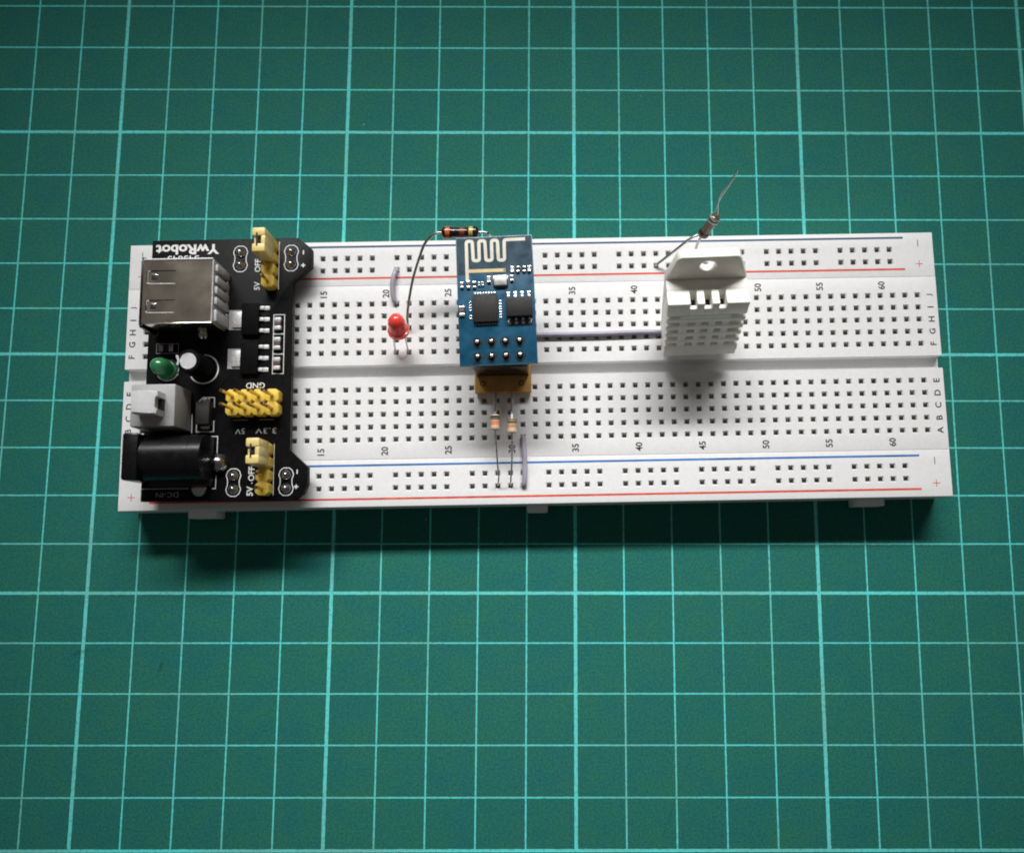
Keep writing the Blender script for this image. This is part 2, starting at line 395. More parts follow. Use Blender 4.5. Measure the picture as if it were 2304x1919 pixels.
def plate(x0, x1, y0, y1, holes_x, holes_y, channel=None, he=0.60, hi=0.43, dch=0.25, bev=0.35, z1=H, z0=0.0):
    """solid strip whose top carries a grid of funnel shaped square holes"""
    g = G(); bm = g.bm
    X0, X1, Y0, Y1 = x0 + bev, x1 - bev, y0 + bev, y1 - bev
    xs = sorted([X0, X1] + [h + s * he for h in holes_x for s in (-1, 1)])
    ys = sorted([Y0, Y1] + [h + s * he for h in holes_y for s in (-1, 1)] + (list(channel[:2]) if channel else []))
    hx = {round(h - he, 4) for h in holes_x}; hy = {round(h - he, 4) for h in holes_y}
    V = {}
    def vt(x, y, z):
        k = (round(x, 4), round(y, 4), round(z, 4))
        if k not in V: V[k] = bm.verts.new((x, y, z))
        return V[k]
    for i in range(len(xs) - 1):
        for j in range(len(ys) - 1):
            a, b, c, d = xs[i], xs[i + 1], ys[j], ys[j + 1]
            if channel and c >= channel[0] - 1e-6 and d <= channel[1] + 1e-6: continue
            if round(a, 4) in hx and round(c, 4) in hy:
                mx_, my_ = (a + b) / 2, (c + d) / 2; zz = z1 - dch
                o = [vt(a, c, z1), vt(b, c, z1), vt(b, d, z1), vt(a, d, z1)]
                n = [vt(mx_ - hi, my_ - hi, zz), vt(mx_ + hi, my_ - hi, zz), vt(mx_ + hi, my_ + hi, zz), vt(mx_ - hi, my_ + hi, zz)]
                for k in range(4): bm.faces.new((o[k], o[(k + 1) % 4], n[(k + 1) % 4], n[k]))
            else: bm.faces.new((vt(a, c, z1), vt(b, c, z1), vt(b, d, z1), vt(a, d, z1)))
    if channel:
        ya, yb, dp = channel; zf = z1 - dp
        for i in range(len(xs) - 1):
            a, b = xs[i], xs[i + 1]
            bm.faces.new((vt(a, ya, z1), vt(a, ya, zf), vt(b, ya, zf), vt(b, ya, z1)))
            bm.faces.new((vt(a, ya, zf), vt(a, yb, zf), vt(b, yb, zf), vt(b, ya, zf)))
            bm.faces.new((vt(a, yb, zf), vt(a, yb, z1), vt(b, yb, z1), vt(b, yb, zf)))
    # rim: rounded top edge, side walls
    def ring(off, z):  # outline offset outward from the top grid
        return off, z
    steps = [(0, z1), (bev * 0.5, z1 - bev * 0.12), (bev * 0.85, z1 - bev * 0.45), (bev, z1 - bev), (bev, z0)]
    def edge(pts_fn, n):
        for k in range(n):
            for (o0, za), (o1, zb) in zip(steps, steps[1:]):
                p, q = pts_fn(k, o0, za), pts_fn(k + 1, o0, za)
                r, s = pts_fn(k, o1, zb), pts_fn(k + 1, o1, zb)
                try: bm.faces.new((vt(*p), vt(*q), vt(*s), vt(*r)))
                except ValueError: pass
    def fx(vals, i, off):  # spread the ends outward
        return vals[i] - off if i == 0 else vals[i] + off if i == len(vals) - 1 else vals[i]
    edge(lambda k, o, z: (fx(xs, k, o), Y0 - o, z), len(xs) - 1)
    edge(lambda k, o, z: (fx(xs, k, o), Y1 + o, z), len(xs) - 1)
    if not channel:
        edge(lambda k, o, z: (X0 - o, fx(ys, k, o), z), len(ys) - 1)
        edge(lambda k, o, z: (X1 + o, fx(ys, k, o), z), len(ys) - 1)
    else:
        ya, yb, dp = channel
        for sgn, X in ((-1, X0), (1, X1)):
            for k in range(len(ys) - 1):
                inch = ys[k] >= ya - 1e-6 and ys[k + 1] <= yb + 1e-6
                for (o0, za), (o1, zb) in zip(steps, steps[1:]):
                    if inch:
                        za, zb = min(za, z1 - dp), min(zb, z1 - dp)
                        if o0 == 0: pass
                    p, q = (X + sgn * o0, fx(ys, k, o0), za), (X + sgn * o0, fx(ys, k + 1, o0), za)
                    r, s = (X + sgn * o1, fx(ys, k, o1), zb), (X + sgn * o1, fx(ys, k + 1, o1), zb)
                    try: bm.faces.new((vt(*p), vt(*q), vt(*s), vt(*r)))
                    except ValueError: pass
            for y in (ya, yb):   # little cheeks that close the channel mouth at the rounded rim
                bm.faces.new([vt(X, y, z1)] + [vt(X + sgn * o, y, z) for o, z in steps[1:4]] + [vt(X + sgn * bev, y, z1 - dp), vt(X, y, z1 - dp)])
    bm.faces.new((vt(x0, y0, z0), vt(x1, y0, z0), vt(x1, y1, z0), vt(x0, y1, z0)))
    return g

cols = list(range(1, 64))
terminal = part('terminal_strip', plate(-82.75, 82.75, -17.88, 17.88, [colx(c) for c in cols], [rowy(r) for r in ROWS], channel=(-1.25, 1.3, 2.1), bev=0.1), 'abs', bb, 30)
rail_t = part('power_rail', plate(-82.75, 82.75, 17.89, 27.33, [colx(c) for c in railcols], [RAIL['tn'], RAIL['tp']], bev=0.14), 'abs', bb, 30)
rail_b = part('power_rail', plate(-82.75, 82.75, -27.28, -17.89, [colx(c) for c in railcols], [RAIL['bn'], RAIL['bp']], bev=0.14), 'abs', bb, 30)
for xa, xb in ((-70.1, -64.4), (-2.0, 2.2), (64.5, 70.2)):
    part('locking_tab', G().box(xa, xb, -28.8, -27.2, 0.6, 5.6, bev=0.25), 'abs', rail_b)

# contact sockets seen in the holes
def socket_mesh():
    g = G(); bm = g.bm; a = 0.435
    t = [bm.verts.new((x, y, -0.245)) for x, y in ((-a, -a), (a, -a), (a, a), (-a, a))]
    b = [bm.verts.new((x, y, -1.05)) for x, y in ((-a, -a), (a, -a), (a, a), (-a, a))]
    for k in range(4): bm.faces.new((t[k], b[k], b[(k + 1) % 4], t[(k + 1) % 4]))
    bm.faces.new(b)
    # the two spring leaves of the clip
    for s in (-1, 1):
        q = [bm.verts.new(p) for p in ((-a, s * a, -0.4), (a, s * a, -0.4), (a, s * 0.12, -1.0), (-a, s * 0.12, -1.0))]
        bm.faces.new(q)
    return g
sockets = []
for c in cols:
    for r in ROWS: sockets.append((terminal, colx(c), rowy(r), c))
for c in railcols:
    for k, v in RAIL.items(): sockets.append((rail_t if v > 0 else rail_b, colx(c), v, c))
def seen(s):
    _, x, y, c = s
    if c <= 12: return False
    if -14.5 < x < 1 and -5.3 < y < 23: return False
    if 25 < x < 41 and 2 < y < 24: return False
    return True
camL = B.inverted() @ Vector(CP) * 0 + (B.inverted() @ (Vector(CP) * MM)) / MM
sockets.sort(key=lambda s: (not seen(s), (Vector((s[1], s[2], 0)) - camL).length))
sme = finish(socket_mesh(), 'contact_socket')
for par, x, y, c in sockets[:300]:
    obj('contact_socket', sme, 'socket', par, (x, y, H))
rest = {}
for par, x, y, c in sockets[300:]: rest.setdefault(par.name, (par, []))[1].append((x, y))
for nm, (par, lst) in rest.items():
    g = socket_mesh(); base = g.bm; tmp = bpy.data.meshes.new('tmp'); base.to_mesh(tmp); base.free()
    big = bmesh.new()
    for x, y in lst:
        n0 = len(big.verts); big.from_mesh(tmp); big.verts.ensure_lookup_table()
        for v in big.verts[n0:]: v.co += Vector((x, y, H))
    bpy.data.meshes.remove(tmp)
    gg = G(); gg.bm.free(); gg.bm = big
    o = obj('contact_socket_field', finish(gg, 'contact_socket_field'), 'socket', par); o['kind'] = 'stuff'

# printing on the breadboard
ZP = H + 0.02
def pline(y, x0, x1, material, par):
    part('printed_stripe', G().box(x0, x1, y - 0.2, y + 0.2, ZP - 0.015, ZP), material, par, None)
pline(26.25, -76.6, 76.6, 'blue_ink2', rail_t); pline(19.52, -76.6, 76.6, 'red_ink', rail_t)
pline(-19.03, -76.6, 76.6, 'blue_ink', rail_b); pline(-25.72, -76.6, 76.6, 'red_ink', rail_b)
R90 = math.pi / 2
for n in range(15, 61, 5):
    for y in (16.15, -16.25):
        text('printed_number', str(n), 1.38, 'ink', terminal, (colx(n) + 0.35, y, ZP), R90, sx=0.95, bold=0.022)
for k, r in enumerate(ROWS):
    for x in (81.25, -81.45):
        text('printed_letter', r, 1.25, 'ink', terminal, (x, rowy(r), ZP), R90, sx=1.05, bold=0.02)
def mark(x, y, plus, material, par):
    part('polarity_mark', G().box(x - 0.07, x + 0.07, y - 0.72, y + 0.72, ZP - 0.015, ZP), material, par, None)
    if plus: part('polarity_mark', G().box(x - 0.72, x + 0.72, y - 0.07, y + 0.07, ZP - 0.012, ZP + 0.003), material, par, None)
for x in (79.62, -80.2):
    mark(x, 25.05, False, 'ink', rail_t); mark(x, 20.62, True, 'red_ink', rail_t)
    mark(x, -20.1, False, 'ink', rail_b); mark(x, -24.6, True, 'red_ink', rail_b)

# ------------------------------------------------------------------ power supply module
ps = thing('power_supply_module', 'black power supply board with metal socket and round jack, plugged in at left end', 'circuit board', (-61.5, 0.4, 2.9))
OX, OY, OZ = -61.5, 0.4, 2.9
psx = lambda x: x - OX
psy = lambda y: y - OY
HP = 4.5 - OZ     # top of the module's own board
def pbox(g, x0, x1, y0, y1, z0, z1, bev=0.0): return g.box(psx(x0), psx(x1), psy(y0), psy(y1), z0 - OZ, z1 - OZ, bev)
outline = [(-76.15, 26.55), (-76.2, -25.75), (-46.6, -25.95), (-44.75, -24.6), (-44.1, -22.9), (-44.15, -19.6), (-47.7, -16.3), (-47.85, 17.6), (-44.2, 20.7), (-44.2, 24.3), (-46.9, 26.65)]
pcb = part('module_board', G().prism([(psx(x), psy(y)) for x, y in outline], 0.0, HP, bev=0.08), 'pcb_black', ps, 30)
ZS = HP + 0.03
def silk(name, pts, wd=0.16, closed=False, material='silk'):
    part(name, G().strip([(psx(x), psy(y)) for x, y in pts], wd, ZS - 0.025, ZS), material, pcb, None, None)
def stext(body, h, x, y, rz, bold=0.0, sx=1.0, material='silk', spacing=1.0):
    text('silkscreen_text', body, h, material, pcb, (psx(x), psy(y), ZS), rz, bold=bold, sx=sx, spacing=spacing)
stext('YwRobot', 2.1, -69.05, 24.6, math.pi, 0.035, 1.16)
stext('545043', 1.35, -69.85, 22.65, math.pi, 0.01, 1.15)
stext('OFF', 1.15, -54.95, 21.0, R90, 0.02)
stext('5V', 1.15, -54.95, 16.8, R90, 0.02)
stext('5V', 1.25, -55.2, -24.1, R90, 0.03); stext('.', 0.25, -54.85, -22.55, R90, 0.02); stext('OFF', 1.2, -55.0, -20.75, R90, 0.02)
stext('GND', 1.15, -54.7, -3.4, math.pi, 0.01, 1.05)
stext('5V', 1.1, -57.45, -12.4, math.pi, 0.0, 1.1, 'silk_dim'); stext('3.3V', 1.1, -52.4, -12.4, math.pi, 0.0, 1.35, 'silk_dim', 1.1)
stext('DC-IN', 0.95, -71.1, -24.55, math.pi, 0.0, 1.2, 'silk_dim')
for (x, y, pl) in ((-45.85, 23.6, 0), (-45.85, 20.9, 1), (-46.15, -20.5, 0), (-46.3, -23.4, 1)):
    silk('silkscreen_mark', [(x, y - 0.42), (x, y + 0.42)], 0.24)
    if pl: silk('silkscreen_mark', [(x - 0.42, y), (x - 0.1, y)], 0.24); silk('silkscreen_mark', [(x + 0.1, y), (x + 0.42, y)], 0.24)
# solder pads in figure-of-eight outlines
def eight(x, yt, yb):
    r = 1.42; ym = (yt + yb) / 2
    pts = []
    for k in range(0, 8):
        if k in (5, 6): continue
    pl = []
    for a in (-37, 0, 37, 68, 112, 143, 180, 217):
        pl.append((x + r * math.cos(math.radians(a)), yt + 0.05 + r * math.sin(math.radians(a))))
    for a in (143, 180, 217, 248, 292, 323, 360, 397):
        pl.append((x + r * math.cos(math.radians(a)), yb - 0.05 + r * math.sin(math.radians(a))))
    part('pad_outline', G().strip([(psx(p[0]), psy(p[1])) for p in pl], 0.16, ZS - 0.025, ZS, closed=True), 'silk', pcb, None)
    for y in (yt, yb):
        part('solder_joint', G().rev([(1.0, 0), (0.98, 0.15), (0.75, 0.45), (0.45, 0.75), (0.3, 0.95), (0, 1.0)], 20, Matrix.Translation((psx(x), psy(y), HP))), 'solder', ps, 60)
        part('header_pin', G().box(psx(x) - 0.32, psx(x) + 0.32, psy(y) - 0.32, psy(y) + 0.32, -6.0, 0.0), 'tin', ps, None)
for x in (-58.42, -48.26):
    eight(x, 23.73, 21.16); eight(x, -21.1, -23.67)

# yellow pin headers
def header(xs_, ys_, pinh, name='pin_header', material='yellow'):
    g = G()
    for x in xs_:
        for y in ys_:
            poly = [(psx(x) + a, psy(y) + b) for a, b in ((-1.27, -0.72), (-0.72, -1.268), (0.72, -1.268), (1.27, -0.72), (1.27, 0.72), (0.72, 1.268), (-0.72, 1.268), (-1.27, 0.72))]
            g2 = G().prism(poly, HP + 0.02, HP + 2.5, bev=0.08); me = bpy.data.meshes.new('t'); g2.bm.to_mesh(me); g2.bm.free(); g.bm.from_mesh(me); bpy.data.meshes.remove(me)
    hd = part(name, g, material, ps, 30)
    for x in xs_:
        for y in ys_:
            p = G().box(psx(x) - 0.31, psx(x) + 0.31, psy(y) - 0.31, psy(y) + 0.31, HP + 1, pinh - OZ, bev=0.16, seg=1)
            part('pin', p, 'gold', hd, 30)
    return hd
header([-58.25, -55.71, -53.17, -50.63], [-5.85, -8.39], 13.0)
header([-52.1], [24.7, 22.16, 19.62, 17.08], 10.6)
header([-52.1], [-16.2, -18.74, -21.28, -23.82], 10.6)
silk('header_outline', [(-50.7, 25.9), (-50.7, 16.0)], 0.12); silk('header_outline', [(-50.7, -15.0), (-50.7, -25.0)], 0.12)
silk('header_outline', [(-58.9, -10.2), (-56.0, -10.2)], 0.1, material='silk_dim'); silk('header_outline', [(-53.8, -10.2), (-50.9, -10.2)], 0.1, material='silk_dim')
def jumper(y):
    g = G(); x0, x1 = psx(-53.33), psx(-50.8); yc = psy(y); z0, z1 = 7.1 - OZ, 12.9 - OZ
    for s in (-1, 1):
        ya, yb = sorted((yc + s * 0.75, yc + s * 2.42)); g.box(x0, x1, ya, yb, z0, z1, bev=0.3)
    g.box(x0 + 0.35, x0 + 0.62, yc - 0.9, yc + 0.9, z0 + 0.2, z1 - 0.5)
    g.box(x1 - 0.85, x1, yc - 0.95, yc + 0.95, z0, z1 - 0.15, bev=0.2)
    j = part('jumper_cap', g, 'cream', ps, 40)
    part('shunt_clip', G().box(x0 + 0.85, x0 + 1.1, yc - 1.6, yc + 1.6, z0 + 1, z1 - 0.25), 'tin', j, None)
    part('clip_slot_shade', G().box(x0 + 0.82, x0 + 1.14, yc - 1.35, yc + 1.35, z1 - 0.1, z1 + 0.015), 'chip', j, None)  # dark sheet on the cap stands in for the slot's shade
    part('clip_recess_shade', G().box(x0 + 1.0, x1 - 0.85, yc - 0.78, yc + 0.78, z0 + 0.3, z1 - 0.6), 'chip', j, None)  # dark block paints the shade between the two halves
jumper(23.3); jumper(-17.3)

# USB-A style socket
us = bpy.data.objects.new('usb_socket', None); col.objects.link(us); us.parent = ps
ux0, ux1, uy0, uy1, uz0, uz1 = -74.3, -61.05, 7.65, 19.95, 4.55, 11.5
g = G(); th = 0.3
wins = ((15.2, 17.9), (9.5, 12.1)); wx0, wx1 = -73.6, -68.1
xs_ = [ux0, wx0, wx1, ux1]; ys_ = [uy0, 9.5, 12.1, 15.2, 17.9, uy1]
for i in range(3):
    for j in range(5):
        if i == 1 and j in (1, 3): continue
        a, b, c, d = psx(xs_[i]), psx(xs_[i + 1]), psy(ys_[j]), psy(ys_[j + 1])
        g.box(a, b, c, d, uz1 - th - OZ, uz1 - OZ)
bmesh.ops.remove_doubles(g.bm, verts=g.bm.verts[:], dist=1e-4)
shell = part('shell_top', g, 'steel', us, None)
g = G(); pbox(g, ux0, ux1, uy1 - 0.02, uy1 + 0.28, uz0, uz1 + 0.02, 0.14); pbox(g, ux0, ux1, uy0 - 0.28, uy0 + 0.02, uz0, uz1 + 0.02, 0.14)
pbox(g, ux0, ux1 - 0.4, uy0, uy1, uz0, uz0 + 0.3)
part('shell_side', g, 'steel', us)
part('rim_glint', G().tube([(psx(ux1), psy(uy0), uz1 - 0.1 - OZ), (psx(ux1), psy(uy1), uz1 - 0.1 - OZ)], 0.14, 8), 'tin_flat', us)  # pale matt tube paints a glint on the shell's end edge
for (ya, yb) in wins:
    g = G(); prof = [(wx1, 0.03), (-70, 0.0), (-71.8, -0.12), (-73.0, -0.2), (-73.45, -0.05)]
    yA, yB = psy(ya + 0.2), psy(yb - 0.14)
    tv = [[g.bm.verts.new((psx(x), y, uz1 - 0.05 + z - OZ - dz)) for x, z in prof] for dz in (0, 0.22) for y in (yA, yB)]
    for k in range(len(prof) - 1):
        g.bm.faces.new((tv[0][k], tv[1][k], tv[1][k + 1], tv[0][k + 1])); g.bm.faces.new((tv[2][k], tv[2][k + 1], tv[3][k + 1], tv[3][k]))
        g.bm.faces.new((tv[0][k], tv[0][k + 1], tv[2][k + 1], tv[2][k])); g.bm.faces.new((tv[1][k], tv[3][k], tv[3][k + 1], tv[1][k + 1]))
    t = part('spring_tongue', g, 'steel', us, 50)
    yc = (ya + yb) / 2
    part('dimple_shade', G().box(psx(-72.8), psx(-71.6), psy(yc) - 0.42, psy(yc) + 0.42, uz1 - 0.5 - OZ, uz1 - 0.15 - OZ, bev=0.06), 'chip', t)  # dark block painted as the shade of a square dimple
    part('latch_edge', G().box(psx(-72.85), psx(-71.55), psy(yc) + 0.42, psy(yc) + 0.62, uz1 - 0.5 - OZ, uz1 - 0.06 - OZ, bev=0.05), 'tin', t)
    part('window_edge_glint', G().tube([(psx(wx0), psy(ya + 0.3), uz1 - 0.1 - OZ), (psx(wx0 + 0.35), psy(ya + 0.07), uz1 - 0.02 - OZ), (psx(wx1), psy(ya + 0.02), uz1 - OZ)], 0.13, 6), 'tin_flat', us)  # pale tube paints the light caught by the window's edge
# dark interior with contact tongue, flared lip
g = G(); pbox(g, ux0 + 0.4, ux1 - 0.5, uy0 + 0.3, uy1 - 0.3, uz0 + 0.4, 9.6); part('inner_tongue', g, 'black_plastic', us)
part('rim_glint', G().tube([(psx(ux0), psy(uy1) + 0.1, uz1 - 0.04 - OZ), (psx(ux1), psy(uy1) + 0.1, uz1 - 0.04 - OZ)], 0.26, 10), 'tin_flat', us)  # pale matt tube stands in for the glint along the back edge
g = G()
for y0_, y1_ in ((uy1 + 0.2, uy1 + 0.75), (uy0 - 0.75, uy0 - 0.2)):
    pbox(g, ux0 - 0.55, ux0 + 0.15, y0_, y1_, uz0 + 0.5, uz1 - 0.4, 0.1)
pbox(g, ux0 - 0.75, ux0 - 0.3, uy0 - 0.2, uy1 + 0.2, uz1 - 2.2, uz1 - 0.5, 0.12)
part('shaded_flared_lip', g, 'black_plastic', us)  # lip of the metal shell, coloured black to paint its shading
g = G()
pbox(g, ux1 - 0.5, ux1 + 0.05, uy0, uy1, uz0, uz1 - 0.35)
part('rear_insulator', g, 'usb_plastic', us)
for k, yc in enumerate((18.5, 16.2, 14.1, 12.0, 9.1)):
    hw = 0.75 if k < 4 else 1.2
    g = G(); pbox(g, ux1 + 0.02, ux1 + 0.75, yc - hw, yc + hw, uz0, uz1 - 0.6, 0.3); part('insulator_rib', g, 'usb_plastic', us)
for yc in (17.3, 15.15, 13.05, 10.7):
    part('solder_joint', G().rev([(0.42, 0), (0.42, 0.5), (0.3, 0.85), (0, 0.98)], 14, Matrix.Translation((psx(-60.75), psy(yc), HP))), 'tin', us, 60)
part('shield_joint', G().rev([(1.1, 0), (1.05, 0.4), (0.7, 0.9), (0, 1.1)], 18, Matrix.Translation((psx(-65.2), psy(6.9), HP))), 'solder', us, 60)

# barrel power jack
jk = bpy.data.objects.new('barrel_jack', None); col.objects.link(jk); jk.parent = ps
g = G(); pbox(g, -76.4, -73.4, -22.3, -13.45, 4.55, 12.5, 0.5); part('jack_collar', g, 'black_plastic', jk)
yc = -17.9
poly = [(psy(yc) - 4.3, HP + 0.03), (psy(yc) + 4.3, HP + 0.03)] + [(psy(yc) + 4.3 * math.cos(math.radians(a)), 8.3 - OZ + 4.0 * math.sin(math.radians(a))) for a in range(0, 181, 9)]
g = G(); a = [g.bm.verts.new((psx(-73.45), y, z)) for y, z in poly]; b = [g.bm.verts.new((psx(-64.6), y, z)) for y, z in poly]
n = len(poly); g.bm.faces.new(a); g.bm.faces.new(b[::-1])
for k in range(n): g.bm.faces.new((a[k], b[k], b[(k + 1) % n], a[(k + 1) % n]))
part('jack_barrel', g, 'black_plastic', jk, 35)
poly2 = [(y * 1.0, z) for y, z in poly]
g = G(); a = [g.bm.verts.new((psx(-64.55), y, z)) for y, z in poly2]; b = [g.bm.verts.new((psx(-62.2), y, z)) for y, z in poly2]
g.bm.faces.new(a); g.bm.faces.new(b[::-1])
for k in range(n): g.bm.faces.new((a[k], b[k], b[(k + 1) % n], a[(k + 1) % n]))
bmesh.ops.recalc_face_normals(g.bm, faces=g.bm.faces[:])
part('jack_rear_cap', g, 'black_plastic', jk, 35)
g = G(); pbox(g, -73.6, -62.3, -23.1, -13.6, 4.55, 7.2, 0.2); part('jack_foot', g, 'black_plastic', jk)
part('solder_joint', G().rev([(1.9, 0), (1.85, 0.6), (1.45, 1.5), (0.8, 2.1), (0, 2.3)], 22, Matrix.Translation((psx(-61.35), psy(-18.6), HP))), 'solder', jk, 60)
part('terminal_joint', G().rev([(1.6, 0), (1.5, 0.4), (1.0, 0.9), (0, 1.1)], 20, Matrix.Translation((psx(-65.0), psy(-23.45), HP))), 'solder', jk, 60)
silk('jack_outline', [(-63.3, -13.35), (-61.75, -13.35), (-61.75, -16.6)]); silk('jack_outline', [(-61.8, -20.9), (-61.85, -23.5), (-62.6, -23.5)])
silk('jack_outline', [(-76.1, -23.35), (-67.0, -23.4)], 0.12)

# push button switch
sw = bpy.data.objects.new('push_switch', None); col.objects.link(sw); sw.parent = ps
g = G(); pbox(g, -75.35, -67.05, -12.35, -4.3, 4.55, 12.0, 0.3); part('switch_body', g, 'grey_plastic', sw)
g = G()
g.prism([(psx(x), psy(y)) for x, y in ((-73.6, -10.3), (-73.9, -6.2), (-71.9, -6.0), (-71.5, -6.35), (-70.9, -6.0), (-68.9, -6.2), (-68.8, -7.3), (-69.6, -7.4), (-69.6, -9.3), (-68.8, -9.6), (-69.1, -10.6), (-70.4, -10.35))], 12.0 - OZ, 15.2 - OZ, bev=0.25)
part('switch_button', g, 'grey_button', sw)
g = G(); pbox(g, -69.65, -68.9, -9.35, -7.35, 12.0, 13.2); part('button_slot_shade', g, 'chip', sw)  # dark block paints the shade in the button's notch
silk('switch_outline', [(-66.9, -8.9), (-66.85, -12.6)])

# green LED, capacitor, surface mounted parts
gl = part('green_led', G().rev([(0, 0), (2.0, 0), (2.0, 0.9), (1.75, 0.95), (1.72, 3.4), (1.5, 4.3), (0.95, 4.95), (0, 5.25)], 24, Matrix.Translation((psx(-72.0), psy(0.0), HP + 0.1))), 'green_led', ps, 50)
ring = lambda x, y, r, a0, a1: [(x + r * math.cos(math.radians(a)), y + r * math.sin(math.radians(a))) for a in range(a0, a1 + 1, 8)]
silk('led_outline', ring(-72.05, 0.0, 2.15, -150, 80)); silk('led_outline', [(-70.0, -1.1), (-70.0, 1.1)])
silk('capacitor_outline', ring(-64.95, 0.05, 2.85, -150, 95), 0.26)
cp = part('capacitor', G().rev([(0, 0), (2.25, 0), (2.3, 0.4), (2.15, 0.7), (2.3, 1.0), (2.3, 6.9), (2.15, 7.35), (1.75, 7.5), (1.55, 7.42)], 28, Matrix.Translation((psx(-64.95), psy(0.05), HP)), cap=False), 'reg', ps, 50)
part('capacitor_top', G().rev([(0, 7.38), (1.55, 7.4), (1.56, 7.2)], 28, Matrix.Translation((psx(-64.95), psy(0.05), HP)), cap=False), 'alu', cp, 50)
part('minus_stripe', G().prism([(psx(x), psy(y)) for x, y in ((-66.9, 0.1), (-67.25, 1.05), (-67.05, 1.25), (-66.7, 0.9), (-66.5, 0.0), (-66.75, -0.8), (-67.1, -0.6))], 11.2 - OZ, 12.02 - OZ), 'grey_button', cp)
for yc in (9.85, 2.0):
    rg = bpy.data.objects.new('voltage_regulator', None); col.objects.link(rg); rg.parent = ps
    g = G(); pbox(g, -57.6, -54.1, yc - 3.2, yc + 3.2, 4.6, 5.4, 0.15); part('regulator_body', g, 'reg', rg)
    g = G(); pbox(g, -60.3, -57.75, yc - 2.0, yc + 2.0, 4.51, 4.6); part('solder_pad', g, 'silk_dim', rg)
    g = G(); pbox(g, -59.5, -57.5, yc - 1.6, yc + 1.6, 4.6, 4.95, 0.1); pbox(g, -59.0, -58.9, yc - 1.6, yc + 1.6, 4.9, 5.05); part('regulator_tab', g, 'tin_flat', rg)
    for dy in (-2.3, 0, 2.3):
        g = G(); pbox(g, -54.2, -53.3, yc + dy - 0.36, yc + dy + 0.36, 4.75, 5.0, 0.06); pbox(g, -53.5, -52.2, yc + dy - 0.42, yc + dy + 0.42, 4.51, 4.75, 0.08); part('lead', g, 'tin_flat', rg)
def chip2(x, y, wx, wy, h, body, end, par, vert=True, zb=4.5, fx=psx, fy=psy, oz=OZ, nm='chip_capacitor'):
    c = G(); e = 0.28
    ex, ey = (0, wy / 2 * e * 2) if vert else (wx / 2 * e * 2, 0)
    c.box(fx(x) - wx / 2 + ex, fx(x) + wx / 2 - ex, fy(y) - wy / 2 + ey, fy(y) + wy / 2 - ey, zb - oz + 0.03, zb - oz + h, bev=0.04)
    o = part(nm, c, body, par)
    for s in (-1, 1):
        t = G()
        if vert: t.box(fx(x) - wx / 2 - 0.03, fx(x) + wx / 2 + 0.03, fy(y) + s * wy / 2 - (ey if s > 0 else 0.12), fy(y) + s * wy / 2 + (ey if s < 0 else 0.12), zb - oz + 0.01, zb - oz + h + 0.03, bev=0.08)
        else: t.box(fx(x) + s * wx / 2 - (ex if s > 0 else 0.12), fx(x) + s * wx / 2 + (ex if s < 0 else 0.12), fy(y) - wy / 2 - 0.03, fy(y) + wy / 2 + 0.03, zb - oz + 0.01, zb - oz + h + 0.03, bev=0.08)
        part('solder_end', t, end, o)
    return o
for x, y in ((-50.45, 8.85), (-50.5, 4.85), (-50.45, 0.8)):
    chip2(x, y, 1.25, 2.2, 0.8, 'r_grey', 'tin_flat', ps)
for ya, yb in ((10.85, 6.9), (6.9, 2.85), (2.85, -1.15)):
    part('component_outline', G().strip([(psx(-51.45), psy(ya - 0.05)), (psx(-49.3), psy(ya - 0.05)), (psx(-49.3), psy(yb + 0.05)), (psx(-51.45), psy(yb + 0.05))], 0.14, ZS - 0.025, ZS, closed=True), 'silk', pcb, None)
chip2(-72.3, 4.3, 2.6, 1.4, 0.6, 'chip', 'solder', ps, vert=False, nm='chip_resistor')
part('component_outline', G().strip([(psx(-74.4), psy(5.3)), (psx(-70.1), psy(5.3)), (psx(-70.1), psy(3.35)), (psx(-74.4), psy(3.35))], 0.1, ZS - 0.025, ZS, closed=True), 'silk_dim', pcb, None)
dd = bpy.data.objects.new('diode', None); col.objects.link(dd); dd.parent = ps
g = G(); pbox(g, -65.45, -62.75, -11.2, -6.75, 4.7, 6.6, 0.2); part('diode_body', g, 'chip', dd)
for ya, yb in ((-6.9, -5.9), (-12.0, -11.1)):
    g = G(); pbox(g, -64.9, -63.2, ya, yb, 4.52, 5.3, 0.18); part('lead', g, 'solder', dd)
silk('diode_outline', [(-65.6, -6.4), (-64.9, -5.6), (-62.65, -5.65), (-62.6, -7.6)]); silk('diode_outline', [(-65.95, -10.9), (-65.95, -12.4), (-62.6, -12.4), (-62.6, -10.2)])

# ------------------------------------------------------------------ adapter: perfboard with socket strip
ad = thing('header_adapter', 'small brown perfboard with tall black socket strip under the blue board', 'adapter', (-6.3, 0.0, 0.55))
AO = Vector((-6.3, 0.0, 0.55))
pf = part('perfboard', G().box(-11.85 - AO.x, -0.65 - AO.x, -5.1, 5.1, 0.0, 1.6, bev=0.08), 'perf', ad)
for x in (-10.3, -2.62):
    part('copper_ring', G().strip([(x - AO.x + 0.45 * math.cos(k * 0.5236), -3.35 + 0.45 * math.sin(k * 0.5236)) for k in range(12)], 0.22, 1.6, 1.63, closed=True), 'ink', pf, None)
part('socket_strip', G().box(-11.5 - AO.x, -1.1 - AO.x, -1.85, 3.35, 1.62, 9.9, bev=0.15), 'black_plastic', ad)
for c in (28, 29, 30, 31):
    for r in 'EF':
        part('pin', G().box(colx(c) - AO.x - 0.28, colx(c) - AO.x + 0.28, rowy(r) - 0.28, rowy(r) + 0.28, -4.5, 0.02), 'tin', ad, None)

